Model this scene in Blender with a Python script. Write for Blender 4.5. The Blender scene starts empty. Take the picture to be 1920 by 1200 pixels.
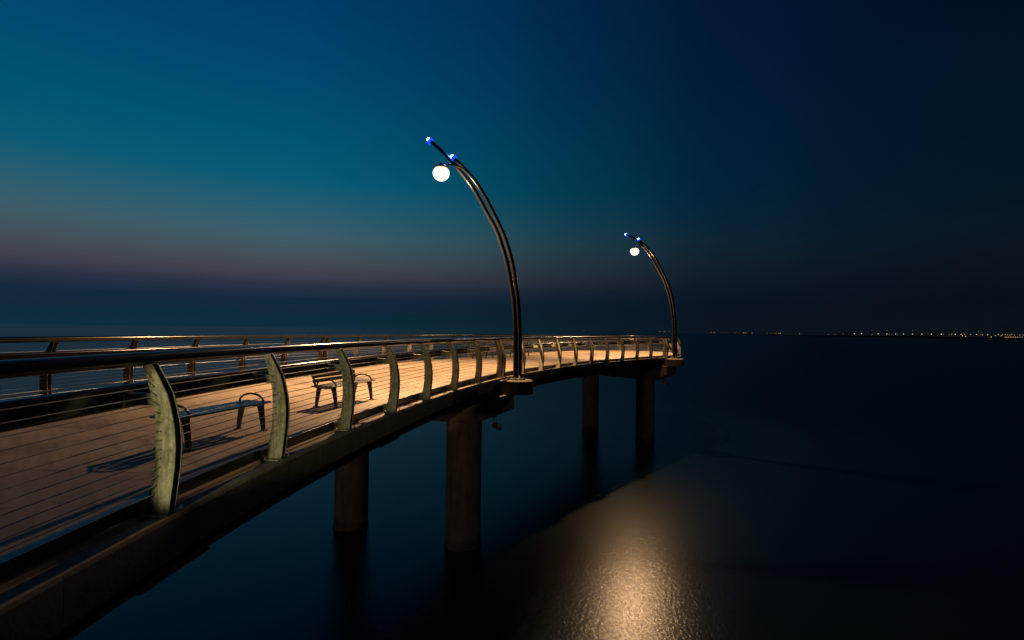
import bpy, bmesh, math, random
from mathutils import Vector, Matrix
random.seed(7)
sc = bpy.context.scene
COL = sc.collection
R = math.radians

# ------------------------------------------------------------------ camera
cam_d = bpy.data.cameras.new('camera'); cam = bpy.data.objects.new('camera', cam_d); COL.objects.link(cam)
cam_d.sensor_width = 36.0; cam_d.lens = 18.0; cam_d.clip_start = 0.05; cam_d.clip_end = 60000
rho, pit = 0.014, math.atan(20 / 960.0)
fw = Vector((0, math.cos(pit), math.sin(pit))); u0 = Vector((0, -math.sin(pit), math.cos(pit))); r0 = Vector((1, 0, 0))
rt = r0 * math.cos(rho) + u0 * math.sin(rho); up = u0 * math.cos(rho) - r0 * math.sin(rho)
M3 = Matrix((rt, up, -fw)).transposed()
cam.matrix_world = Matrix.Translation((0, 0, 1.6)) @ M3.to_4x4()
sc.camera = cam
sc.view_settings.view_transform = 'Standard'; sc.view_settings.look = 'None'
sc.view_settings.exposure = 0.0; sc.view_settings.gamma = 1.0; sc.view_settings.use_curve_mapping = False
sc.render.engine = 'CYCLES'; sc.render.dither_intensity = 1.0
sc.cycles.use_denoising = True; sc.cycles.denoising_input_passes = 'RGB_ALBEDO_NORMAL'; sc.cycles.denoising_prefilter = 'ACCURATE'; sc.cycles.use_adaptive_sampling = False
sc.cycles.max_bounces = 6; sc.cycles.diffuse_bounces = 3; sc.cycles.glossy_bounces = 4
sc.cycles.sample_clamp_indirect = 2.0
sc.cycles.blur_glossy = 0.5

# ------------------------------------------------------------------ dusk sky (after sunset: afterglow to the left, night to the right)
GLOW_AZ = R(-36)
w = bpy.data.worlds.new('World'); sc.world = w; w.use_nodes = True
nt = w.node_tree; nt.nodes.clear(); N = nt.nodes.new; L = nt.links.new
tc = N('ShaderNodeTexCoord'); sep = N('ShaderNodeSeparateXYZ'); L(tc.outputs['Generated'], sep.inputs[0])
def wm(op, a, b=None, clamp=False):
    n = N('ShaderNodeMath'); n.operation = op; n.use_clamp = clamp
    for i, v in enumerate((a, b)):
        if v is None: continue
        if isinstance(v, (int, float)): n.inputs[i].default_value = v
        else: L(v, n.inputs[i])
    return n.outputs[0]
elev = wm('ARCSINE', wm('MAXIMUM', sep.outputs['Z'], 0.0))
efac = wm('SQRT', wm('DIVIDE', elev, math.pi / 2), None)
hx = wm('MULTIPLY', sep.outputs['X'], math.sin(GLOW_AZ)); hy = wm('MULTIPLY', sep.outputs['Y'], math.cos(GLOW_AZ))
hl = wm('SQRT', wm('ADD', wm('MULTIPLY', sep.outputs['X'], sep.outputs['X']), wm('MULTIPLY', sep.outputs['Y'], sep.outputs['Y'])))
cosaz = wm('DIVIDE', wm('ADD', hx, hy), wm('MAXIMUM', hl, 1e-4))
azf = wm('DIVIDE', wm('ARCCOSINE', cosaz), math.pi)      # 0 at the glow, 1 opposite
def ramp(fac, stops, interp='B_SPLINE'):
    n = N('ShaderNodeValToRGB'); cr = n.color_ramp; cr.interpolation = interp
    while len(cr.elements) < len(stops): cr.elements.new(0.5)
    for e, (p, c) in zip(cr.elements, stops): e.position = p; e.color = (*c, 1)
    L(fac, n.inputs[0]); return n.outputs[0]
def ep(d): return math.sqrt(d / 90.0)
SKY = [(0.0, (.0010, .0245, .041)), (1.2, (.0006, .0190, .036)), (3.0, (.0035, .0165, .039)), (4.3, (.020, .026, .052)),
       (5.6, (.048, .048, .066)), (7.2, (.057, .073, .088)), (9.5, (.045, .102, .130)), (12.0, (.020, .106, .153)), (15.0, (.002, .098, .166)),
       (19, (.0, .084, .160)), (25, (.0, .060, .145)), (32, (.0, .042, .124)), (45, (.0, .024, .082)), (90, (.0, .010, .040))]
glow = ramp(efac, [(ep(d), c) for d, c in SKY], 'LINEAR')
NIGHT = [(0.0, (.0034, .0042, .0060)), (4.0, (.0018, .0046, .0085)), (12, (.0003, .0037, .0104)), (40, (.0, .0028, .0098)), (90, (.0, .002, .006))]
night = ramp(efac, [(ep(d), c) for d, c in NIGHT], 'LINEAR')
azm = ramp(azf, [(0.0, (1.0,) * 3), (14 / 180, (.99,) * 3), (36 / 180, (.44, .56, .57)), (52 / 180, (.14, .215, .26)), (66 / 180, (.04, .080, .112)),
                 (85 / 180, (.035,) * 3), (1.0, (.02,) * 3)], 'CARDINAL')
mx = N('ShaderNodeMix'); mx.data_type = 'RGBA'; mx.blend_type = 'MULTIPLY'; mx.inputs[0].default_value = 1.0
L(glow, mx.inputs[6]); L(azm, mx.inputs[7])
ad = N('ShaderNodeMix'); ad.data_type = 'RGBA'; ad.blend_type = 'ADD'; ad.inputs[0].default_value = 1.0
L(mx.outputs[2], ad.inputs[6]); L(night, ad.inputs[7])
sky = N('ShaderNodeTexSky'); sky.sky_type = 'NISHITA'; sky.sun_disc = False
sky.sun_elevation = R(-5); sky.sun_rotation = GLOW_AZ; sky.altitude = 0
bg = N('ShaderNodeBackground'); L(ad.outputs[2], bg.inputs[0]); bg.inputs[1].default_value = 1.0
bg2 = N('ShaderNodeBackground'); L(sky.outputs[0], bg2.inputs[0]); bg2.inputs[1].default_value = 0.008
sm = N('ShaderNodeAddShader'); L(bg.outputs[0], sm.inputs[0]); L(bg2.outputs[0], sm.inputs[1])
out = N('ShaderNodeOutputWorld'); L(sm.outputs[0], out.inputs[0])

LAMP_COL = (1.0, 0.585, 0.275)
LAMP_W, LENS_E = 13000.0, 3.0

# ------------------------------------------------------------------ materials
def new_mat(name):
    m = bpy.data.materials.new(name); m.use_nodes = True
    return m, m.node_tree, m.node_tree.nodes['Principled BSDF']
def noise(t, vec, scale, detail=6, rough=.6, dist=0.0):
    n = t.nodes.new('ShaderNodeTexNoise'); n.inputs['Scale'].default_value = scale
    n.inputs['Detail'].default_value = detail; n.inputs['Roughness'].default_value = rough; n.inputs['Distortion'].default_value = dist
    if vec is not None: t.links.new(vec, n.inputs['Vector'])
    return n.outputs['Fac']
def cramp(t, fac, stops):
    n = t.nodes.new('ShaderNodeValToRGB'); cr = n.color_ramp
    while len(cr.elements) < len(stops): cr.elements.new(0.5)
    for e, (p, c) in zip(cr.elements, stops): e.position = p; e.color = (*c, 1)
    t.links.new(fac, n.inputs[0]); return n.outputs[0]
def mixc(t, a, b, fac, mode='MIX'):
    n = t.nodes.new('ShaderNodeMix'); n.data_type = 'RGBA'; n.blend_type = mode
    if isinstance(fac, float): n.inputs[0].default_value = fac
    else: t.links.new(fac, n.inputs[0])
    t.links.new(a, n.inputs[6]); t.links.new(b, n.inputs[7]); return n.outputs[2]
def mapping(t, vec, scale):
    n = t.nodes.new('ShaderNodeMapping'); n.inputs['Scale'].default_value = scale; t.links.new(vec, n.inputs[0]); return n.outputs[0]
def bump(t, b, h, strength, dist):
    n = t.nodes.new('ShaderNodeBump'); n.inputs['Strength'].default_value = strength; n.inputs['Distance'].default_value = dist
    t.links.new(h, n.inputs['Height']); t.links.new(n.outputs[0], b.inputs['Normal'])
def objco(t): return t.nodes.new('ShaderNodeTexCoord').outputs['Object']
def worldpos(t): return t.nodes.new('ShaderNodeNewGeometry').outputs['Position']

def mat_deck():
    m, t, b = new_mat('deck_concrete')
    uv = t.nodes.new('ShaderNodeUVMap').outputs[0]
    fine = noise(t, mapping(t, uv, (.8, 4.5, 1)), 2.0, 8, .62, .5)
    mid = noise(t, mapping(t, uv, (.5, 1.6, 1)), 1.1, 5, .6, .6)
    wp = worldpos(t); blot = noise(t, wp, .55, 6, .62, .4)
    c1 = cramp(t, fine, [(.28, (.275, .215, .152)), (.50, (.37, .292, .21)), (.72, (.43, .345, .25))])
    c2 = cramp(t, mid, [(.28, (.62, .58, .54)), (.50, (.95, .94, .92)), (.75, (1.0, 1.0, 1.0))])
    c3 = cramp(t, blot, [(.33, (.58, .54, .50)), (.50, (1, 1, 1))])
    c = mixc(t, mixc(t, c1, c2, 1.0, 'MULTIPLY'), c3, .85, 'MULTIPLY')
    vo = t.nodes.new('ShaderNodeTexVoronoi'); vo.feature = 'DISTANCE_TO_EDGE'; vo.inputs['Scale'].default_value = .38
    wa = t.nodes.new('ShaderNodeVectorMath'); wa.operation = 'ADD'; nn = t.nodes.new('ShaderNodeTexNoise'); nn.inputs['Scale'].default_value = 1.7; nn.inputs['Detail'].default_value = 6
    t.links.new(wp, nn.inputs['Vector']); sc_ = t.nodes.new('ShaderNodeVectorMath'); sc_.operation = 'SCALE'; sc_.inputs['Scale'].default_value = 1.1
    t.links.new(nn.outputs['Color'], sc_.inputs[0]); t.links.new(sc_.outputs[0], wa.inputs[0]); t.links.new(wp, wa.inputs[1]); t.links.new(wa.outputs[0], vo.inputs['Vector'])
    c = mixc(t, c, cramp(t, vo.outputs['Distance'], [(0, (.5, .48, .46)), (.004, (.62, .6, .58)), (.009, (1, 1, 1))]), .8, 'MULTIPLY')
    info = t.nodes.new('ShaderNodeObjectInfo')
    tone = cramp(t, info.outputs['Random'], [(0, (.78, .77, .76)), (1, (1, 1, 1))])
    c = mixc(t, c, tone, 1.0, 'MULTIPLY')
    t.links.new(c, b.inputs['Base Color']); b.inputs['Roughness'].default_value = .72
    bump(t, b, fine, .2, .004); return m
def mat_concrete(name, lo, hi, rough=.85, waterline=False):
    m, t, b = new_mat(name)
    wp = worldpos(t)
    n1 = noise(t, wp, 1.6, 8, .65, .3); n2 = noise(t, mapping(t, wp, (3.0, 3.0, .35)), 1.5, 6, .6)
    c = mixc(t, cramp(t, n1, [(.3, lo), (.7, hi)]), cramp(t, n2, [(.35, (.55, .53, .5)), (.55, (1, 1, 1))]), .75, 'MULTIPLY')
    if waterline:
        s = t.nodes.new('ShaderNodeSeparateXYZ'); t.links.new(wp, s.inputs[0])
        zz = t.nodes.new('ShaderNodeMath'); zz.operation = 'ADD'; t.links.new(s.outputs[2], zz.inputs[0]); t.links.new(n1, zz.inputs[1])
        mr = t.nodes.new('ShaderNodeMapRange'); t.links.new(zz.outputs[0], mr.inputs[0])
        mr.inputs[1].default_value = -4.95; mr.inputs[2].default_value = -4.75
        g = cramp(t, mr.outputs[0], [(0, (.62, .60, .5)), (1, (1, 1, 1))])
        c = mixc(t, c, g, 1.0, 'MULTIPLY')
    t.links.new(c, b.inputs['Base Color']); b.inputs['Roughness'].default_value = rough
    bump(t, b, noise(t, wp, 30, 5, .6), .35, .006); return m
def mat_galv():
    m, t, b = new_mat('galvanised_steel')
    oc = objco(t)
    v = t.nodes.new('ShaderNodeTexVoronoi'); v.inputs['Scale'].default_value = 38; t.links.new(oc, v.inputs['Vector'])
    n1 = noise(t, oc, 9, 8, .7, 1.2)
    n2 = noise(t, mapping(t, oc, (9, 9, 1.4)), 2.0, 6, .65, .5)
    c = mixc(t, cramp(t, n1, [(.32, (.11, .105, .08)), (.46, (.24, .235, .185)), (.64, (.40, .39, .32))]),
             cramp(t, n2, [(.36, (.40, .37, .31)), (.56, (1, 1, 1))]), .85, 'MULTIPLY')
    oi = t.nodes.new('ShaderNodeObjectInfo'); c = mixc(t, c, cramp(t, oi.outputs['Random'], [(0, (.78, .76, .72)), (1, (1, 1, 1))]), 1.0, 'MULTIPLY')
    sp = cramp(t, v.outputs['Color'], [(0, (.8, .8, .8)), (1, (1, 1, 1))])
    c = mixc(t, c, sp, .6, 'MULTIPLY')
    t.links.new(c, b.inputs['Base Color']); b.inputs['Metallic'].default_value = .35
    t.links.new(cramp(t, n1, [(.3, (.62, .62, .62)), (.7, (.42, .42, .42))]), b.inputs['Roughness'])
    bump(t, b, n1, .25, .004); return m
def mat_dark(name, col, rough, metal=0.0, spec=.5):
    m, t, b = new_mat(name)
    oc = worldpos(t); n1 = noise(t, oc, 6, 6, .6, .2)
    a = tuple(x * .75 for x in col); z = tuple(x * 1.25 for x in col)
    t.links.new(cramp(t, n1, [(.3, a), (.7, z)]), b.inputs['Base Color'])
    t.links.new(cramp(t, noise(t, oc, 2.2, 8, .65), [(.3, (rough * .92,) * 3), (.7, (min(1, rough * 1.1),) * 3)]), b.inputs['Roughness'])
    b.inputs['Metallic'].default_value = metal; b.inputs['Specular IOR Level'].default_value = spec
    return m
def mat_cable():
    m, t, b = new_mat('stainless_cable')
    b.inputs['Base Color'].default_value = (.44, .42, .39, 1); b.inputs['Metallic'].default_value = .7; b.inputs['Roughness'].default_value = .42
    return m
def mat_emit(name, col, strength, sample=True):
    m = bpy.data.materials.new(name); m.use_nodes = True; t = m.node_tree; t.nodes.clear()
    e = t.nodes.new('ShaderNodeEmission'); e.inputs[0].default_value = (*col, 1); e.inputs[1].default_value = strength
    o = t.nodes.new('ShaderNodeOutputMaterial'); t.links.new(e.outputs[0], o.inputs[0])
    if not sample: m.cycles.emission_sampling = 'NONE'
    return m
def mat_water():
    m, t, b = new_mat('lake_water')
    wp = worldpos(t)
    b.inputs['Base Color'].default_value = (.0006, .0032, .0055, 1); b.inputs['IOR'].default_value = 1.333
    ln = t.nodes.new('ShaderNodeVectorMath'); ln.operation = 'LENGTH'; t.links.new(wp, ln.inputs[0])
    def mr(a, b, c, d):
        n = t.nodes.new('ShaderNodeMapRange'); n.interpolation_type = 'SMOOTHSTEP'; t.links.new(ln.outputs['Value'], n.inputs[0])
        for k, v in enumerate((a, b, c, d)): n.inputs[k + 1].default_value = v
        return n.outputs[0]
    t.links.new(mr(22, 70, .22, .29), b.inputs['Roughness'])
    h1 = noise(t, mapping(t, wp, (12, 7, 1)), 1.0, 4, .8, .8)
    h2 = noise(t, mapping(t, wp, (.9, 1.4, 1)), 1.0, 3, .5, .3)
    ma = t.nodes.new('ShaderNodeMath'); ma.operation = 'MULTIPLY_ADD'; t.links.new(h2, ma.inputs[0]); ma.inputs[1].default_value = .5; t.links.new(h1, ma.inputs[2])
    mm = t.nodes.new('ShaderNodeMath'); mm.operation = 'MULTIPLY'; t.links.new(ma.outputs[0], mm.inputs[0]); t.links.new(mr(28, 75, 1.0, .03), mm.inputs[1])
    bump(t, b, mm.outputs[0], .22, .02); return m

def mat_globe():
    m = bpy.data.materials.new('opal_globe'); m.use_nodes = True; t = m.node_tree; t.nodes.clear()
    s = t.nodes.new('ShaderNodeSeparateXYZ'); t.links.new(t.nodes.new('ShaderNodeTexCoord').outputs['Generated'], s.inputs[0])
    e = t.nodes.new('ShaderNodeEmission'); t.links.new(cramp(t, s.outputs[2], [(0, (1, .86, .62)), (.25, (1, .94, .82)), (.75, (1, .92, .78)), (.93, (1, .78, .5)), (1, (1, .66, .36))]), e.inputs[0])
    st = t.nodes.new('ShaderNodeMapRange'); st.interpolation_type = 'SMOOTHSTEP'; t.links.new(s.outputs[2], st.inputs[0])
    for k, v in enumerate((1.0, .55, .55, LENS_E)): st.inputs[k + 1].default_value = v
    t.links.new(st.outputs[0], e.inputs[1]); o = t.nodes.new('ShaderNodeOutputMaterial'); t.links.new(e.outputs[0], o.inputs[0]); return m

MAT = dict(deck=mat_deck(), coping=mat_concrete('coping_concrete_lit', (.16, .13, .10), (.30, .25, .19), .8),
           fascia=mat_concrete('fascia_concrete_shaded', (.045, .040, .036), (.095, .085, .075)),  # same beam as the coping, darkened: shade on the fascia put into the colour
           cap=mat_concrete('cap_concrete', (.11, .085, .065), (.20, .16, .125)),
           pillar=mat_concrete('pillar_concrete', (.15, .125, .10), (.27, .23, .19), .85, True),
           soffit=mat_dark('soffit_steel', (.035, .035, .04), .6),
           galv=mat_galv(), rail=mat_dark('rail_paint', (.006, .008, .014), .17, 0.0, .45),
           edge=mat_dark('edge_steel', (.085, .092, .11), .4, .6),
           pole=mat_dark('pole_paint', (.013, .0135, .0145), .21, .0, .10), bench=mat_dark('bench_metal', (.05, .05, .052), .26, .6), seat=mat_dark('seat_metal', (.24, .24, .25), .20, 1.0),
           bolt=mat_dark('bolt_steel', (.30, .29, .27), .3, .8), dark=mat_dark('dark_gap', (.02, .02, .02), .7),
           cable=mat_cable(), 
           blue=mat_emit('blue_beacon_glow', (.002, .060, 1.0), 1.7, False), bluecore=mat_emit('blue_beacon_core', (.62, .85, 1.0), 9.0, False),
           globe=mat_globe(), shore=mat_dark('shore_land', (.02, .022, .02), .9), water=mat_water())

# ------------------------------------------------------------------ mesh helpers
class MB:
    def __init__(s): s.v = []; s.f = []; s.mi = []; s.uv = {}; s.m = 0
    def add(s, vs, fs):
        o = len(s.v); s.v += [tuple(q) for q in vs]
        for f in fs: s.f.append(tuple(o + i for i in f)); s.mi.append(s.m)
        return o
    def box(s, c, d, M=None):
        x, y, z = (q / 2 for q in d); vs = [Vector((sx * x, sy * y, sz * z)) for sz in (-1, 1) for sy in (-1, 1) for sx in (-1, 1)]
        vs = [(M @ v if M else v) + Vector(c) for v in vs]
        s.add(vs, [(0, 2, 3, 1), (4, 5, 7, 6), (0, 1, 5, 4), (2, 6, 7, 3), (0, 4, 6, 2), (1, 3, 7, 5)])
    def prism(s, poly, fn, lo, hi):
        """poly 2-D points, fn(a,b,h) -> 3-D, extruded h lo..hi"""
        n = len(poly); vs = [fn(a, b, lo) for a, b in poly] + [fn(a, b, hi) for a, b in poly]
        fs = [(i, (i + 1) % n, n + (i + 1) % n, n + i) for i in range(n)] + [tuple(range(n - 1, -1, -1)), tuple(range(n, 2 * n))]
        s.add(vs, fs)
    def rings(s, rings, cap=True, closed=False):
        n = len(rings[0]); vs = [q for r_ in rings for q in r_]; fs = []
        m = len(rings)
        for k in range(m if closed else m - 1):
            a, b = k * n, ((k + 1) % m) * n
            for i in range(n): j = (i + 1) % n; fs.append((a + i, a + j, b + j, b + i))
        if cap and not closed: fs += [tuple(range(n - 1, -1, -1)), tuple((m - 1) * n + i for i in range(n))]
        s.add(vs, fs)
    def tube(s, pts, rad, n=10):
        pts = [Vector(p) for p in pts]; rr = rad if isinstance(rad, (list, tuple)) else [rad] * len(pts)
        t0 = (pts[1] - pts[0]).normalized(); a = t0.orthogonal().normalized(); out = []
        for i, p in enumerate(pts):
            t = (pts[min(i + 1, len(pts) - 1)] - pts[max(i - 1, 0)]).normalized()
            a = (a - t * a.dot(t)).normalized(); b = t.cross(a)
            out.append([p + (a * math.cos(2 * math.pi * k / n) + b * math.sin(2 * math.pi * k / n)) * rr[i] for k in range(n)])
        s.rings(out)
    def lathe(s, prof, c=(0, 0, 0), n=24):
        c = Vector(c)
        s.rings([[c + Vector((r_ * math.cos(2 * math.pi * k / n), r_ * math.sin(2 * math.pi * k / n), z)) for k in range(n)] for r_, z in prof])
    def mesh(s, name, mats, smooth=40):
        me = bpy.data.meshes.new(name); me.from_pydata(s.v, [], s.f); me.update()
        for m in (mats if isinstance(mats, (list, tuple)) else [mats]): me.materials.append(MAT[m])
        for p, i in zip(me.polygons, s.mi): p.material_index = i
        bm = bmesh.new(); bm.from_mesh(me); bmesh.ops.recalc_face_normals(bm, faces=bm.faces); bm.to_mesh(me); bm.free()
        if smooth:
            for p in me.polygons: p.use_smooth = True
            me.set_sharp_from_angle(angle=R(smooth))
        return me
    def build(s, name, mats, parent=None, smooth=40):
        return link(name, s.mesh(name, mats, smooth), parent)
def link(name, me, parent=None):
    o = bpy.data.objects.new(name, me); COL.objects.link(o)
    if parent: o.parent = parent
    return o
def tag(o, label=None, cat=None, group=None, kind=None):
    for k, v in (('label', label), ('category', cat), ('group', group), ('kind', kind)):
        if v: o[k] = v
    return o
def thing(name, label, cat, loc=(0, 0, 0), rz=0, group=None):
    o = bpy.data.objects.new(name, None); o.empty_display_size = .2; COL.objects.link(o)
    o.location = loc; o.rotation_euler = (0, 0, rz); return tag(o, label, cat, group)
def copy_tree(o, parent=None):
    c = o.copy(); COL.objects.link(c)
    if parent: c.parent = parent
    for ch in list(o.children): copy_tree(ch, c)
    return c
def bevel(o, wdt, seg=2):
    m = o.modifiers.new('bevel', 'BEVEL'); m.width = wdt; m.segments = seg; m.limit_method = 'ANGLE'; m.angle_limit = R(40); return o

# ------------------------------------------------------------------ plan of the pier: one outline of the post line, near side -> rounded end -> far side
CX, CY, RN = 37.9, 3.36, 40.78
TH0 = -16.0
def pol(th, r_): a = R(th); return Vector((CX - r_ * math.cos(a), CY + r_ * math.sin(a)))
def rfar(th):
    ks = [(-40, 47.3), (26, 47.3), (33, 47.65), (41.4, 48.75), (46.5, 49.4), (49.5, 49.35)]
    for (a, x), (b, y) in zip(ks, ks[1:]):
        if th <= b:
            t = (th - a) / (b - a); return x + (y - x) * t
    return ks[-1][1]
def rnear(th):
    ks = [(-40, 40.88), (2, 40.88), (4.1, 40.86), (6.7, 40.80), (9.4, 40.755), (12, 40.75), (20, 40.78), (28, 40.68), (40, 40.66), (44, 40.80), (47.2, 40.96)]
    for (a, x), (b, y) in zip(ks, ks[1:]):
        if th <= b: return x + (y - x) * (th - a) / (b - a)
    return ks[-1][1]
ctrl = [pol(t, rnear(t)) for t in [TH0 + .66 * i for i in range(int((47.0 - TH0) / .66) + 1)]]
NEAR_CTRL = len(ctrl)
ctrl += [Vector(q) for q in ((10.75, 33.95), (11.35, 34.85), (11.95, 36.55), (12.28, 38.5), (12.05, 40.3), (11.0, 41.55), (9.1, 42.1), (7.0, 41.75))]
ctrl += [pol(t, rfar(t)) for t in [48.6 - 1.32 * i for i in range(int((48.6 - TH0) / 1.32) + 1)]]
def catmull(P, sub):
    out = []
    for i in range(len(P) - 1):
        a, b, c, d = P[max(i - 1, 0)], P[i], P[i + 1], P[min(i + 2, len(P) - 1)]
        for k in range(sub):
            t = k / sub
            out.append(.5 * ((2 * b) + (c - a) * t + (2 * a - 5 * b + 4 * c - d) * t * t + (3 * b - a - 3 * c + d) * t ** 3))
    return out + [P[-1]]
OUT = catmull(ctrl, 6)
for _ in range(3):
    OUT = [OUT[0]] + [(OUT[i - 1] + OUT[i] * 2 + OUT[i + 1]) / 4 for i in range(1, len(OUT) - 1)] + [OUT[-1]]
SS = [0.0]
for a, b in zip(OUT, OUT[1:]): SS.append(SS[-1] + (b - a).length)
STOT = SS[-1]
import bisect
def at(s):
    s = min(max(s, 0), STOT); i = min(max(bisect.bisect(SS, s) - 1, 0), len(SS) - 2)
    t = (s - SS[i]) / (SS[i + 1] - SS[i]); p = OUT[i].lerp(OUT[i + 1], t)
    def tg(j): return (OUT[min(j + 1, len(OUT) - 1)] - OUT[max(j - 1, 0)]).normalized()
    d = tg(i).lerp(tg(i + 1), t).normalized()
    return p, d, Vector((d.y, -d.x))           # point, direction, outward
def P3(s, u, z): p, d, n = at(s); q = p + n * u; return Vector((q.x, q.y, z))
def s_near(th):
    for i in range(len(OUT) - 1):
        t1 = math.degrees(math.atan2(OUT[i + 1].y - CY, CX - OUT[i + 1].x))
        if t1 >= th:
            t0 = math.degrees(math.atan2(OUT[i].y - CY, CX - OUT[i].x)); return SS[i] + (SS[i + 1] - SS[i]) * max(0, (th - t0) / (t1 - t0))
def s_at_theta_far(th):
    best = None
    for i, p in enumerate(OUT):
        if SS[i] < s_near(50): continue
        t = math.degrees(math.atan2(p.y - CY, CX - p.x))
        r_ = math.hypot(p.x - CX, p.y - CY)
        if r_ > 46 and (best is None or abs(t - th) < best[0]): best = (abs(t - th), SS[i])
    return best[1]
def srange(a, b, step): n = max(2, int(round((b - a) / step)) + 1); return [a + (b - a) * i / (n - 1) for i in range(n)]
def sweep(mb, prof, a, b, step=.6):
    mb.rings([[P3(s, u, z) for u, z in prof] for s in srange(a, b, step)])
WZ = -5.65          # lake level (the coping top is z = 0)

# ------------------------------------------------------------------ lake and far shore
mb = MB(); rad = [0, 6, 12, 20, 32, 60, 120, 300, 900, 3000, 9000, 28000]; nseg = 48
vs = [(0, 15, WZ)]; fs = []
for r_ in rad[1:]:
    for k in range(nseg): vs.append((r_ * math.cos(2 * math.pi * k / nseg), 15 + r_ * math.sin(2 * math.pi * k / nseg), WZ))
for k in range(nseg): fs.append((0, 1 + k, 1 + (k + 1) % nseg))
for i in range(len(rad) - 2):
    for k in range(nseg): a = 1 + i * nseg; b = a + nseg; j = (k + 1) % nseg; fs.append((a + k, b + k, b + j, a + j))
mb.add(vs, fs); tag(mb.build('water', 'water', smooth=0), kind='structure')
mb = MB(); rows = []
for i in range(61):
    az = R(21 + i * 1.0); D = 3150; h = (2 + 7 * min(1, i / 14)) * (0.75 + .35 * math.sin(i * 1.7) * math.sin(i * .63))
    c_, s_ = math.sin(az), math.cos(az)
    rows.append([Vector((c_ * d_, s_ * d_, z)) for d_, z in ((D, WZ - 1), (D + 15, WZ + 1.5), (D + 160, WZ + h), (D + 700, WZ + h * 1.1), (D + 900, WZ - 1))])
mb.rings(rows); tag(mb.build('terrain', 'shore', smooth=60), kind='structure')

# ------------------------------------------------------------------ the pier
pier = thing('pier', 'curved concrete pier on round pillars leading out over the dark lake', 'pier')
JN = [20.15, 46.95]                                     # near joints (twin posts) = bents
# deck slabs
ths = [TH0 + .05 + 2.64 * i for i in range(24)]; ths = [t for t in ths if t < 46.4]
sN = [s_near(t) for t in ths]; sF = [s_at_theta_far(t) for t in ths]
tipN, s0N, s0F = (sN[-1] + sF[-1]) / 2, sN[-1], sF[-1]
sTip = s0N + 9.6
for i in range(1, 6): sN.append(s0N + (sTip - s0N) * i / 5); sF.append(s0F + (sTip - s0F) * i / 5)
DZ = .11
def slab_grid(a0, a1, b0, b1, g, zt, zb, na=6, nb=6):
    mb = MB(); vt = []; uvs = []
    for i in range(na + 1):
        t = i / na; sa = a0 + (a1 - a0) * t; sb = b0 + (b1 - b0) * t
        A = P3(sa, -.19, 0); B = P3(sb, -.19, 0)
        for j in range(nb + 1):
            f_ = j / nb; p = A.lerp(B, f_); vt.append(Vector((p.x, p.y, zt))); uvs.append(((A - B).length * f_, sa * (1 - f_) + (s0N + (s0F - sb)) * f_))
    n = len(vt); mb.v = [tuple(v) for v in vt] + [(v.x, v.y, zb) for v in vt]
    W = nb + 1
    for i in range(na):
        for j in range(nb):
            q = (i * W + j, i * W + j + 1, (i + 1) * W + j + 1, (i + 1) * W + j); mb.f.append(q); mb.f.append(tuple(n + k for k in reversed(q)))
    rim = [j for j in range(W)] + [i * W + nb for i in range(1, na + 1)] + [na * W + j for j in range(nb - 1, -1, -1)] + [i * W for i in range(na - 1, 0, -1)]
    for k in range(len(rim)): a, b = rim[k], rim[(k + 1) % len(rim)]; mb.f.append((a, b, n + b, n + a))
    mb.mi = [0] * len(mb.f); return mb, uvs
for i in range(len(sN) - 1):
    g = .006
    last = i == len(sN) - 2
    mb, uvs = slab_grid(sN[i] + g, sN[i + 1] - (g if not last else .02), sF[i] - g, sF[i + 1] + (g if not last else .02), g, DZ, -.05, 8 if i > len(sN) - 8 else 3, 5)
    me = mb.mesh('deck_slab', 'deck', 0)
    ul = me.uv_layers.new(name='UVMap'); nv = len(uvs)
    for lp in me.loops: ul.data[lp.index].uv = uvs[lp.vertex_index % nv]
    link('deck_slab', me, pier)
rows = [(sN[i] + (sN[i + 1] - sN[i]) * t / 3, sF[i] + (sF[i + 1] - sF[i]) * t / 3) for i in range(len(sN) - 1) for t in range(3)]
mb = MB(); mb.rings([[P3(a, -.19, -.07), P3(b, -.19, -.07), P3(b, -.19, -.34), P3(a, -.19, -.34)] for a, b in rows])
mb.build('soffit', 'soffit', pier, 0)
# steel edge angle all round (stands 3 mm proud of the deck)
mb = MB(); sweep(mb, [(-.186, -.06), (-.174, -.06), (-.174, DZ + .004), (-.26, DZ + .004), (-.26, DZ + .0005), (-.186, DZ + .0005)], 0, STOT, .5)
mb.build('edge_angle', 'edge', pier, 30)
# edge beams (coping + fascia) cast in lengths
def beam_len(a, b):
    mb = MB(); prof = [(-.172, -.34), (-.172, .0), (-.10, .0), (-.09, -.022), (-.03, -.022), (-.02, -.004), (.105, -.004), (.115, .016), (.15, .012), (.163, -.02), (.163, -.33), (.14, -.36), (-.12, -.36)]
    sweep(mb, prof, a, b, .5); return mb
s_edges = srange(0, STOT, 3.76)
for a, b in zip(s_edges, s_edges[1:]):
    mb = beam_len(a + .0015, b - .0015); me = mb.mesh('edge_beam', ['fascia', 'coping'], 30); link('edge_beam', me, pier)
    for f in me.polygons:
        if f.center.z > -.034: f.material_index = 1  # top faces paler: lamplight on the coping put into the colour
# girders under both edges
for a, b in ((0, s0N + 3.0), (s0F - 1, STOT)):
    mb = MB(); sweep(mb, [(-.10, -.62), (-.10, -.585), (-.22, -.575), (-.23, -.365), (-.30, -.365), (-.31, -.575), (-.46, -.585), (-.46, -.62)], a, b, .7)
    g_ = mb.build('girder', 'soffit', pier, 30)
    for s in srange(a + 2.0, b - 1.0, 5.6):
        sp = MB(); sweep(sp, [(-.08, -.645), (-.08, -.622), (-.44, -.622), (-.44, -.645)], s - .45, s + .45, .3)
        sp.build('splice_plate', 'soffit', g_, 30)
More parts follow.
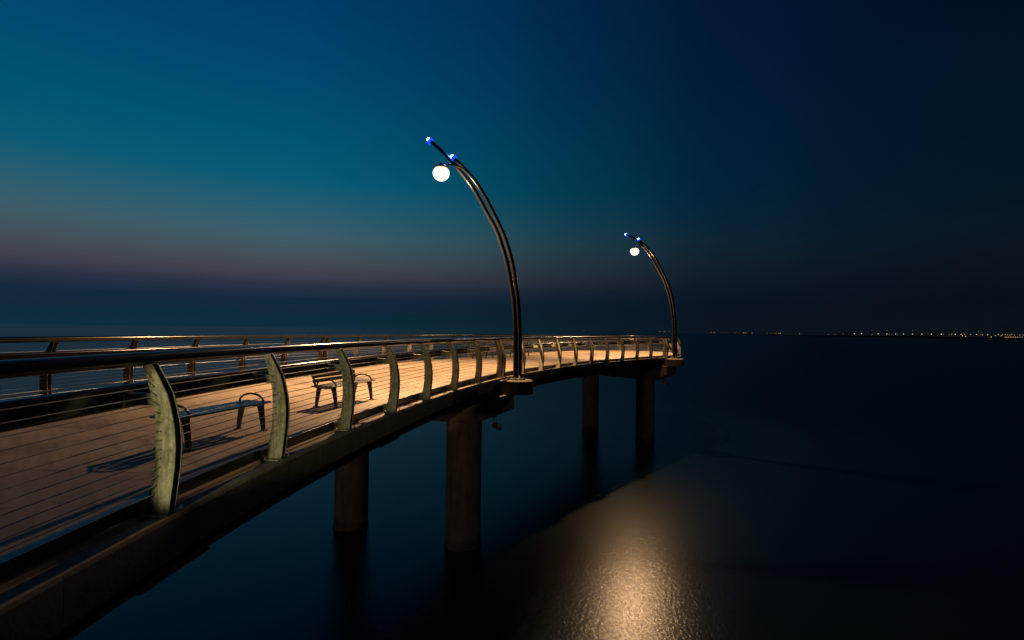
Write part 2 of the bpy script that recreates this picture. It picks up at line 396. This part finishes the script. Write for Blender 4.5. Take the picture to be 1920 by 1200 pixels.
# bents: crossbeam with lamp plinth, two pillars
def bent(th, r1, r2):
    a = R(th); er = Vector((-math.cos(a), math.sin(a), 0)); et = Vector((math.sin(a), math.cos(a), 0)); c0 = Vector((CX, CY, 0))
    fn = lambda r_, z, h: c0 + er * r_ + et * h + Vector((0, 0, z))
    rf = rfar(th)
    mb = MB(); mb.prism([(40.62, -.63), (40.62, -.505), (40.35, -.505), (40.35, -1.05), (41.30, -1.46), (rf - 1.2, -1.46), (rf + .35, -1.05), (rf + .35, -.63)], fn, -.62, .62)
    cb = mb.build('crossbeam', 'cap', pier, 0); bevel(cb, .03)
    mb = MB(); mb.prism([(40.65, -.625), (40.65, -.37), (41.3, -.365), (41.3, -.625)], fn, -.50, .50)
    bevel(mb.build('corbel', 'cap', cb, 0), .02)
    pt = R({19.72: .43, 46.72: .08}.get(th, .4)) * 40.2
    pl = [(40.62, pt - .46), (40.62, pt + .46)] + [(40.06 - .46 * math.sin(k * math.pi / 12), pt + .46 * math.cos(k * math.pi / 12)) for k in range(13)]
    fp = lambda r_, t, h: c0 + er * r_ + et * t + Vector((0, 0, h))
    mb = MB(); mb.prism(pl, fp, -.50, -.045)
    bevel(mb.build('lamp_plinth', 'cap', cb, 40), .025)
    for r_ in (r1, r2):
        mb = MB(); c = c0 + er * r_; mb.lathe([(.60, -8.5), (.60, WZ - .05), (.625, WZ - .05), (.625, WZ + .05), (.602, WZ + .09), (.60, -1.45)], c, 40)
        mb.build('pillar', 'pillar', pier, 40)
for th, r1, r2 in ((-7.1, 41.95, 46.5), (19.72, 41.93, 46.46), (46.72, 42.26, 46.83)): bent(th, r1, r2)

# ------------------------------------------------------------------ railings
po = [(.09, .0), (.098, .06), (.122, .26), (.136, .41), (.14, .58), (.124, .75), (.094, .88), (.054, 1.02), (-.018, 1.15), (-.085, 1.262), (-.100, 1.275)]
pi_ = [(-.163, 1.245), (-.130, 1.17), (-.093, 1.05), (-.06, .93), (-.038, .79), (-.032, .64), (-.034, .41), (-.063, .217), (-.092, .12), (-.10, .0)]
RAILU, RAILZ, RAILR = -.172, 1.315, .058
sad = [(RAILU + .062 * math.cos(R(d)), RAILZ + .062 * math.sin(R(d))) for d in (-40, -55, -70, -85)]
plate = po + sad + pi_
def smooth_poly(p, keep): return p
CZ = [.179 + .0753 * k for k in range(13)] + [1.160]
def u_inner(z):
    for (u1, z1), (u2, z2) in zip(pi_, pi_[1:]):
        if z2 <= z <= z1: t = (z - z2) / (z1 - z2); return u2 + (u1 - u2) * t
    return -.15
def u_outer(z):
    for (u1, z1), (u2, z2) in zip(po, po[1:]):
        if z1 <= z <= z2: t = (z - z1) / (z2 - z1); return u1 + (u2 - u1) * t
    return 0
def make_post_meshes():
    fn = lambda u, z, h: Vector((u, h, z))
    mb = MB(); mb.prism(plate, fn, .034, .046); pl_a = mb.mesh('side_plate', 'galv', 30)
    mb = MB(); mb.prism(plate, fn, -.046, -.034); pl_b = mb.mesh('side_plate', 'galv', 30)
    # web between the plates, set back from the outer edge; bridge plate at the head
    web = [(u_outer(z) - .055, z) for z in [0 + .1 * k for k in range(12)]] + [(u_outer(z) - .067, z) for z in [1.1 - .1 * k for k in range(12)]]
    mb = MB(); mb.prism(web, fn, -.0335, .0335); post = mb.mesh('post', 'dark', 30)  # web coloured near black for the shade between the plates
    mb = MB(); mb.prism([(-.099, 1.271), (-.110, 1.277), (-.155, 1.258), (-.150, 1.248)], fn, -.0335, .0335); head = mb.mesh('head_plate', 'galv', 0)
    mb = MB(); mb.box((0, 0, .008), (.27, .23, .016)); base = mb.mesh('base_plate', 'galv', 0)
    mb = MB(); mb.box((-.142, 0, .066), (.012, .20, .10)); clip = mb.mesh('clip_plate', 'galv', 0)
    mb = MB()
    for u in (-.115, .115):
        for y in (-.085, .085): mb.lathe([(.014, .0165), (.014, .034), (.008, .036), (.008, .05)], (u, y, 0), 6)
    for z in (1.20, 1.135):
        for sgn in (-1, 1):
            mb.rings([[Vector((u_inner(z) + .05 + .012 * math.cos(k * math.pi / 3), sgn * y, z + .012 * math.sin(k * math.pi / 3))) for k in range(6)] for y in (.0463, .054)])
    bolts = mb.mesh('bolt', 'bolt', 30)
    mb = MB(); mb.box((-.175, 0, .972), (.27, .062, .10)); br = mb.mesh('bracket', 'galv', 0)
    mb = MB(); mb.box((-.3185, 0, .972), (.016, .085, .135)); brp = mb.mesh('bracket_plate', 'galv', 0)
    mb = MB()
    for z in CZ:
        u = u_inner(z) + .045
        for sgn in (-1, 1):
            mb.rings([[Vector((u + rr * math.cos(k * math.pi / 3), sgn * y, z + rr * math.sin(k * math.pi / 3))) for k in range(6)] for y, rr in ((.0463, .007), (.052, .007), (.053, .005), (.058, .004))])
    fer = mb.mesh('ferrule', 'dark', 30)
    return dict(post=post, side_plate=pl_a, side_plate_b=pl_b, head_plate=head, base_plate=base, clip_plate=clip, bolt=bolts, bracket=br, bracket_plate=brp, ferrule=fer)
PM = make_post_meshes()
IRP = [(-.385 + .038 * math.cos(a_) , .982 + .066 + .038 * math.sin(a_)) for a_ in [k * math.pi / 8 for k in range(9)]] + \
      [(-.385 + .038 * math.cos(a_), .982 - .066 + .038 * math.sin(a_)) for a_ in [math.pi + k * math.pi / 8 for k in range(9)]]
def railing(label, a, b, n, nrail):
    p, d, nn = at((a + b) / 2)
    root = thing('railing', label, 'railing', (p.x, p.y, 0), 0, 'railing sections round the pier')
    off = Vector((p.x, p.y, 0)); inv = Matrix.Translation(-off)
    e = .14
    for k in range(n + 1):
        s = a + e + (b - a - 2 * e) * k / n
        q, dd, no = at(s)
        po_ = link('post', PM['post'], root)
        po_.location = (q.x - p.x, q.y - p.y, 0); po_.rotation_euler = (0, 0, math.atan2(no.y, no.x))
        for nm, me in PM.items():
            if nm == 'post': continue
            c_ = link(nm.replace('_b', '') if nm == 'side_plate_b' else nm, me, po_)
            if nm in ('bolt', 'ferrule'): c_['kind'] = 'stuff'
    def local(mb):
        mb.v = [tuple(Vector(v) - off) for v in mb.v]; return mb
    ed = [a + (b - a) * k / nrail for k in range(nrail + 1)]
    circ = [(RAILU + RAILR * math.cos(2 * math.pi * k / 20), RAILZ + RAILR * math.sin(2 * math.pi * k / 20)) for k in range(20)]
    for x, y in zip(ed, ed[1:]):
        mb = MB(); sweep(mb, circ, x + .003, y - .003, .28); local(mb).build('top_rail', 'rail', root, 50)
        mb = MB(); sweep(mb, IRP, x + .003 , y - .003, .28); local(mb).build('inner_rail', 'rail', root, 50)
    for z in CZ:
        u = u_inner(z) + .045
        mb = MB(); mb.tube([P3(s, u, z) for s in srange(a + e, b - e, .62)], .0042, 6); local(mb).build('cable', 'cable', root, 80)
    return root
sn0, sn1, sn2 = s_near(JN[0] - 26.8), s_near(JN[0]), s_near(JN[1])
sf0, sf1, sf2 = s_at_theta_far(45.3), s_at_theta_far(19.0), s_at_theta_far(-7.3)
railing('nearest railing section, its galvanised posts lit pale green, before the first lamp post', sn0, sn1, 10, 3)
railing('railing section on the water side between the two lamp posts', sn1, sn2, 10, 3)
railing('railing round the far rounded end of the pier behind the far lamp post', sn2, sf0, 8, 3)
railing('far side railing section behind the distant benches', sf0, sf1, 12, 3)
railing('far side railing section at the left, seen through the nearest posts', sf1, sf2, 12, 3)

# ------------------------------------------------------------------ lamp posts
LONG = [(40.24, -.03), (40.24, .53), (40.26, 1.6), (40.32, 2.5), (40.44, 3.23), (40.61, 3.96), (40.82, 4.59), (41.02, 5.08), (41.29, 5.53), (41.60, 6.08), (41.95, 6.64), (42.28, 7.06), (42.65, 7.49), (43.08, 7.94), (43.62, 8.42)]
SHORT = [(40.085, -.03), (40.085, .53), (40.11, 1.6), (40.17, 2.5), (40.27, 3.22), (40.41, 3.92), (40.60, 4.54), (40.80, 5.02), (41.03, 5.48), (41.34, 6.06), (41.66, 6.57), (41.98, 6.99), (42.36, 7.41), (42.66, 7.69)]
RB = 40.165
def lamp_post(th, label, tip1=None, tip2=None):
    T1, T2 = list(LONG), list(SHORT)
    if tip1: T1[-1] = tip1
    if tip2: T2[-1] = tip2
    a = R(th); b = pol(th, RB)
    root = thing('lamp_post', label, 'lamp post', (b.x, b.y, -.045), 0, 'curved lamp posts on the pier')
    er = Vector((-math.cos(a), math.sin(a), 0)); et = Vector((math.sin(a), math.cos(a), 0))
    def loc(r_, z, t=0): return er * (r_ - RB) + et * t + Vector((0, 0, z + .045))
    mb = MB(); mb.lathe([(.27, .0), (.27, .03)], (0, 0, .02), 28); bp = mb.build('base_plate', 'galv', root, 40)
    for k in range(4):
        dv = er * math.cos(k * math.pi / 2 + .78) + et * math.sin(k * math.pi / 2 + .78); t_ = et * math.cos(k * math.pi / 2 + .78) - er * math.sin(k * math.pi / 2 + .78)
        mb = MB()
        mb.add([dv * .10 + t_ * .006 + Vector((0, 0, .05)), dv * .24 + t_ * .006 + Vector((0, 0, .05)), dv * .13 + t_ * .006 + Vector((0, 0, .16)),
                dv * .10 - t_ * .006 + Vector((0, 0, .05)), dv * .24 - t_ * .006 + Vector((0, 0, .05)), dv * .13 - t_ * .006 + Vector((0, 0, .16))],
               [(0, 1, 2), (5, 4, 3), (0, 3, 4, 1), (1, 4, 5, 2), (2, 5, 3, 0)])
        mb.build('gusset', 'galv', bp, 0)
    for k in range(8):
        c = er * .225 * math.cos(k * math.pi / 4) + et * .225 * math.sin(k * math.pi / 4)
        mb = MB(); mb.lathe([(.02, .05), (.02, .075), (.011, .077), (.011, .13)], c, 6)
        mb.build('anchor_bolt', 'bolt', bp, 30)
    for T, nm in ((T1, 'long_tube'), (T2, 'short_tube')):
        pts = catmull([Vector(q) for q in T], 4)
        nn = len(pts); mb = MB(); mb.tube([loc(q.x, q.y) for q in pts], [.077 if i < nn * .4 else .077 - .016 * (i - nn * .4) / (nn * .6) for i in range(nn)], 18)
        mb.build(nm, 'pole', root, 60)
    for (r_, z) in ((40.36, 3.25), (40.50, 3.93)):          # clamps that tie the tubes together
        mb = MB(); mb.box(loc(r_, z), (.12, .10, .10), Matrix.Rotation(math.pi - a, 3, 'Z')); mb.build('clamp', 'pole', root, 0)
    Lr, Lz, Lt = 42.93, 7.06, -.45
    mb = MB(); mb.tube([loc(42.02, 7.04), loc(42.25, 7.26, Lt * .35), loc(42.55, 7.36, Lt * .75), loc(Lr - .1, Lz + .30, Lt)], .035, 10)
    mb.build('bracket_arm', 'pole', root, 60)
    c = loc(Lr, Lz, Lt)
    mb = MB(); mb.lathe([(.012, .36), (.06, .35), (.09, .30), (.17, .28), (.255, .22), (.265, .19), (.24, .19), (.01, .20)], c, 32)
    h = mb.build('lamp_housing', 'pole', root, 40)
    gr = .285
    mb = MB(); mb.lathe([(max(.004, gr * math.sin(k * math.pi / 18)), gr * .95 * math.cos(k * math.pi / 18)) for k in range(4, 19)], c, 32)
    mb.build('globe', 'globe', h, 60)
    for T in (T1, T2):
        (r1, z1), (r2, z2) = T[-2], T[-1]; d = (loc(r2, z2) - loc(r1, z1)).normalized(); p = loc(r2, z2)
        mb = MB(); mb.tube([p + d * -.04, p + d * -.02, p + d * .05, p + d * .075], [.078, .118, .118, .085], 18)
        bl = mb.build('beacon_glow_ring', 'blue', root, 60)  # glowing collar added for the blue halo round the tip light
        mb = MB(); mb.tube([p + d * .0755, p + d * .12, p + d * .16, p + d * .18], [.075, .072, .05, .01], 14)
        mb.build('beacon_lens', 'bluecore', bl, 70)
        ld = bpy.data.lights.new('beacon_light', 'POINT'); ld.energy = 45; ld.color = (.05, .22, 1.0); ld.shadow_soft_size = .05
        lo = bpy.data.objects.new('beacon_light', ld); COL.objects.link(lo); lo.parent = root; lo.location = p + d * .22 + Vector((0, 0, .05))
    # street lighting optic: less straight down, most at 40-50 degrees, little towards the horizon
    ld = bpy.data.lights.new('lamp_light', 'POINT'); ld.energy = LAMP_W; ld.color = LAMP_COL; ld.shadow_soft_size = .13; ld.use_nodes = True
    t = ld.node_tree; em = [n for n in t.nodes if n.type == 'EMISSION'][0]
    tx = t.nodes.new('ShaderNodeTexCoord'); sp = t.nodes.new('ShaderNodeSeparateXYZ'); t.links.new(tx.outputs['Normal'], sp.inputs[0])
    mr = t.nodes.new('ShaderNodeMapRange'); t.links.new(sp.outputs[2], mr.inputs[0])
    for k, v in enumerate((1.0, -1.0, 0.0, 1.0)): mr.inputs[k + 1].default_value = v        # 1 = straight down
    rp = t.nodes.new('ShaderNodeValToRGB'); cr = rp.color_ramp; t.links.new(mr.outputs[0], rp.inputs[0])
    pr = [(180, .05), (92, .06), (80, .05), (72, .085), (66, .135), (60, .26), (55, .49), (50, .85), (44, 1.0), (30, .72), (0, .50)]
    while len(cr.elements) < len(pr): cr.elements.new(.5)
    for e, (dg, v) in zip(cr.elements, pr): e.position = (1 + math.cos(R(dg))) / 2; e.color = (v, v, v, 1)
    t.links.new(rp.outputs[0], em.inputs['Strength'])
    lo = bpy.data.objects.new('lamp_light', ld); COL.objects.link(lo); lo.parent = root; lo.location = c + Vector((0, 0, -.44))
    return root
lamp_post(JN[0] + .05, 'near lamp post, the taller of two curved double tube lamps with blue tip lights')
lamp_post(JN[1] - .15, 'far smaller looking curved lamp post standing at the end of the pier', (43.85, 8.34), (42.84, 7.86))

# ------------------------------------------------------------------ benches
def bench(x, y, heading, label, back=False):
    c = Vector((x, y)); rz = math.pi / 2 - R(heading)
    root = thing('bench', label, 'bench', (c.x, c.y, DZ), rz, 'benches on the pier')   # local x = along, -y = front
    LEN, W = 1.56, .46
    for k in range(4):
        y = -W / 2 + .055 + k * .117
        mb = MB(); mb.box((0, y, .395), (LEN, .098, .026)); bevel(mb.build('seat_slat', 'seat', root, 0), .008)
    for x in (-.63, .63):
        for sgn in (-1, 1):
            mb = MB()
            mb.rings([[Vector((x + dx * hx_, sgn * (yc + dy), z)) for dx, dy in ((-1, -hy_), (1, -hy_), (1, hy_), (-1, hy_))]
                      for z, yc, hy_, hx_ in ((.0, .215, .018, .022), (.12, .20, .026, .022), (.28, .172, .036, .022), (.381, .15, .046, .022))])
            lg = mb.build('leg', 'bench', root, 0)
            mb = MB(); mb.box((x, sgn * .225, .006), (.07, .09, .012)); mb.build('foot', 'bolt', lg, 0)
        mb = MB(); mb.box((x, 0, .362), (.05, .40, .036)); mb.build('seat_frame', 'bench', root, 0)
        pts = [Vector((x, -.205 * math.cos(k * math.pi / 14), .405 + .12 * math.sin(k * math.pi / 14))) for k in range(15)]
        mb = MB(); mb.tube(pts, .015, 10); mb.build('arm', 'bench', root, 60)
    if back:
        for x in (-.66, .66):
            mb = MB(); mb.tube([(x, .205, .36), (x, .235, .45), (x, .275, .60), (x, .30, .70)], .020, 8); mb.build('back_post', 'bench', root, 60)
        for k in range(3):
            z = .485 + .085 * k; mb = MB(); mb.box((0, .228 + .026 * k, z), (1.44, .022, .072), Matrix.Rotation(-.27, 3, 'X')); bevel(mb.build('back_slat', 'bench', root, 0), .006)
    return root
bench(-3.92, 6.85, 14.0, 'backless metal slat bench with arched arms behind the nearest posts')
bench(-3.31, 10.27, 15.0, 'slatted bench with a backrest seen through the third and fourth near posts', True)
c_ = pol(30.95, 45.95); bench(c_.x, c_.y, 30.95 + 180, 'distant backless bench by the far railing, just left of the twin posts')
c_ = pol(35.2, 45.80); bench(c_.x, c_.y, 35.2 + 180, 'distant bench with backrest by the far railing, right behind the near lamp pole', True)

# ------------------------------------------------------------------ small floodlights hung under the crossbeams
def floodlight(loc, rz, label):
    root = thing('floodlight', label, 'floodlight', loc, rz, 'floodlights under the crossbeams')
    mb = MB(); mb.box((0, 0, -.012), (.16, .12, .02)); mb.build('mount_plate', 'dark', root, 0)
    mb = MB(); mb.tube([(-.05, 0, -.02), (.03, 0, -.2), (.05, 0, -.26)], .016, 8); mb.build('bracket', 'dark', root, 60)
    mb = MB(); mb.tube([(.05, 0, -.02), (.10, 0, -.2), (.12, 0, -.24)], .012, 8); mb.build('bracket', 'dark', root, 60)
    mb = MB(); mb.box((.10, 0, -.33), (.30, .22, .13), Matrix.Rotation(.35, 3, 'Y')); hb = mb.build('housing', 'cap', root, 0); bevel(hb, .015)
    mb = MB(); mb.box((.125, 0, -.402), (.26, .18, .012), Matrix.Rotation(.35, 3, 'Y')); mb.build('glass', 'rail', hb, 0)
p = pol(20.0, 40.92); floodlight((p.x, p.y, -1.30), R(-20), 'small floodlight hanging under the crossbeam below the near lamp post')
p = pol(46.8, 40.92); floodlight((p.x, p.y, -1.30), R(-47), 'tiny floodlight hanging under the crossbeam at the far end')

# ------------------------------------------------------------------ lamps along the far shore
def px_dir(x, y): return (fw + rt * ((x - 960) / 960.0) - up * ((y - 600) / 960.0))
AMB, WHT, ORG = (1.0, .56, .22), (1.0, .74, .42), (1.0, .38, .14)
for nm, c, e in (('amb', AMB, 1), ('wht', WHT, 1), ('org', ORG, 1)):
    for lv, st in (('hi', 1.35), ('mid', .65), ('lo', .3)): MAT[nm + lv] = mat_emit('shore_lamp_' + {'amb': 'amber', 'wht': 'white', 'org': 'orange'}[nm] + '_' + {'hi': 'bright', 'mid': 'soft', 'lo': 'faint'}[lv], c, st, False)
def shore_lamp(x, y, col, lv, dia, label):
    dia *= .82
    d = px_dir(x, y); D = 3000.0; t = D / math.hypot(d.x, d.y); p = Vector((0, 0, 1.6)) + d * t
    z = max(p.z, WZ + 3.0); rr = dia / 2
    mb = MB(); mb.tube([(0, 0, 0), (0, 0, z - WZ - rr)], .12, 5)
    o = mb.build('shore_lamp', 'pole', None, 60); o.location = (p.x, p.y, WZ)
    mb = MB(); mb.lathe([(rr * .05, -rr), (rr * .7, -rr * .7), (rr, 0), (rr * .7, rr * .7), (rr * .05, rr)], (0, 0, z - WZ), 8)
    mb.build('lamp_globe', col + lv, o, 60)
    tag(o, label, 'lamp', 'lamps along the far shore')
ORD = 'first second third fourth fifth sixth seventh eighth ninth tenth eleventh twelfth thirteenth fourteenth fifteenth sixteenth seventeenth eighteenth nineteenth twentieth'.split() + ['twenty-first', 'twenty-second']
CL = {}
CL['pale lights just left of the far lamp pole'] = [(x, y, 'wht', 'lo', 3.8) for x, y in ((1236.5, 621.7), (1239, 621.8), (1245, 621.8), (1247, 621.9), (1255, 621.6))]
CL['small pale shore lights nearest the pier end'] = [(x, y, 'wht', 'mid', 3.6) for x, y in ((1333.5, 623), (1339, 623.3), (1394, 624), (1397, 624), (1410, 624.4), (1460, 625.3), (1463, 625), (1499, 625.4))]
CL['faint orange lights among the small pale shore lights'] = [(x, 622.6 + (x - 1300) * .015, 'org', 'lo', 3.2) for x in (1352, 1356, 1360, 1365, 1377, 1381, 1385, 1400, 1439, 1445, 1451, 1455)]
CL['evenly spaced bright pale lamps of the far promenade'] = [(x, 625.6 + (x - 1600) * .0068, 'wht', 'hi', 3.7) for x in (1602, 1615.5, 1646.5, 1663, 1679.5, 1694, 1711, 1728.5, 1746.5, 1765, 1791)]
CL['faint amber lights beneath the promenade lamps'] = [(x, y, 'amb', 'lo', 3.4) for x, y in ((1553, 627.2), (1565.5, 627), (1581, 626), (1635, 627.5), (1667, 627), (1672, 627), (1683, 627), (1769, 627), (1780, 627))]
CL['faint lights higher than the promenade lamps'] = [(x, y, 'amb', 'lo', 3.0) for x, y in ((1635, 619.5), (1663.5, 619.3), (1711, 619.5), (1789, 620.6), (1835, 621.2))]
CL['scattered amber lights right of the promenade lamps'] = [(x, y, 'amb', l, 3.6) for x, y, l in ((1784.5, 626.6, 'mid'), (1802, 627, 'hi'), (1804.5, 629.7, 'hi'), (1809, 627, 'mid'), (1810.5, 630.8, 'hi'), (1819.5, 627.3, 'mid'),
    (1831, 627.2, 'hi'), (1838, 627.6, 'lo'), (1842.5, 627.8, 'mid'), (1852, 627.7, 'hi'), (1858.5, 631.6, 'hi'), (1866, 629, 'mid'), (1872, 627.2, 'mid'), (1876, 630, 'lo'), (1878, 629, 'mid'), (1879.5, 627.3, 'mid'))]
CL['low golden light string by the right picture edge'] = [(1884.5 + k * 3.3, 632.2 + .12 * math.sin(k * 2.1), 'amb', 'hi' if k < 8 else 'mid', 2.7) for k in range(11)]
CL['soft amber lights above the low golden string'] = [(x, y, 'amb', 'mid', 3.4) for x, y in ((1885, 627.4), (1889, 628), (1893.5, 628), (1897.5, 626.5), (1902, 628), (1912, 628.1), (1919, 628.2))]
for nm_, lst in CL.items():
    for k_, q_ in enumerate(sorted(lst)): shore_lamp(*q_, f'{ORD[k_]} from the left of the {nm_}')
shore_lamp(1094, 619.5, 'wht', 'lo', 3.4, 'single faint far light above the railing between the two lamp posts')

# ------------------------------------------------------------------ low floodlight beside the camera on an arm off the pier edge: the pale light that rakes along the nearest posts
q, dd, no = at(s_near(-4.2)); p = q + no * .21
fl = thing('floodlight', 'low shuttered floodlight on an arm off the pier edge, aimed along the nearest posts', 'floodlight', (p.x, p.y, -.045), 0)
aim = Vector((-2.84, 5.6, .66)) - Vector((p.x, p.y, .70)); az_ = math.atan2(-aim.x, aim.y); Q = Matrix.Rotation(az_, 3, 'Z')
mb = MB(); mb.box((-no.x * .10, -no.y * .10, .07), (.46, .10, .03), Matrix.Rotation(math.atan2(no.y, no.x), 3, 'Z')); mb.build('stand', 'dark', fl, 0)
mb = MB(); mb.box(Q @ Vector((0, -.10, .73)), (.26, .16, .22), Q); mb.build('housing', 'dark', fl, 0)
mb = MB(); mb.box(Q @ Vector((0, -.10, .35)), (.05, .04, .56), Q); mb.build('arm', 'dark', fl, 0)
mb = MB(); mb.box(Q @ Vector((0, .24, .672)), (.60, .50, .004), Q @ Matrix.Rotation(R(-5.5), 3, 'X')); mb.build('shutter', 'dark', fl, 0)  # unseen flap added to keep the beam off the fascia
sd = bpy.data.lights.new('flood_beam', 'SPOT'); sd.energy = 740; sd.color = (1.0, .89, .44); sd.spot_size = R(19); sd.spot_blend = .35; sd.shadow_soft_size = .07
so = bpy.data.objects.new('flood_beam', sd); COL.objects.link(so); so.parent = fl; so.location = Q @ Vector((0, .03, .745))
so.rotation_euler = aim.to_track_quat('-Z', 'Y').to_euler()

# ------------------------------------------------------------------ sodium street lamp on the shore behind the camera: faint warm light on the pillars
sl = thing('street_lamp', 'sodium promenade lamp on a short post on the shore behind the camera', 'street lamp', (-15, -38, WZ), 0)
mb = MB(); mb.tube([(0, 0, -1), (0, 0, 3.4)], .06, 10); mb.build('pole', 'pole', sl, 60)
mb = MB(); mb.lathe([(.05, 3.78), (.26, 3.74), (.28, 3.70), (.05, 3.70)]); mb.build('lamp_housing', 'pole', sl, 0)
mb = MB(); mb.lathe([(.06, 3.4), (.16, 3.45), (.18, 3.69), (.06, 3.695)]); mb.build('lens', 'ambmid', sl, 0)
sd = bpy.data.lights.new('street_light', 'POINT'); sd.energy = 3600; sd.color = (1.0, .66, .42); sd.shadow_soft_size = .25
so = bpy.data.objects.new('street_light', sd); COL.objects.link(so); so.parent = sl; so.location = (0, .4, 3.55)
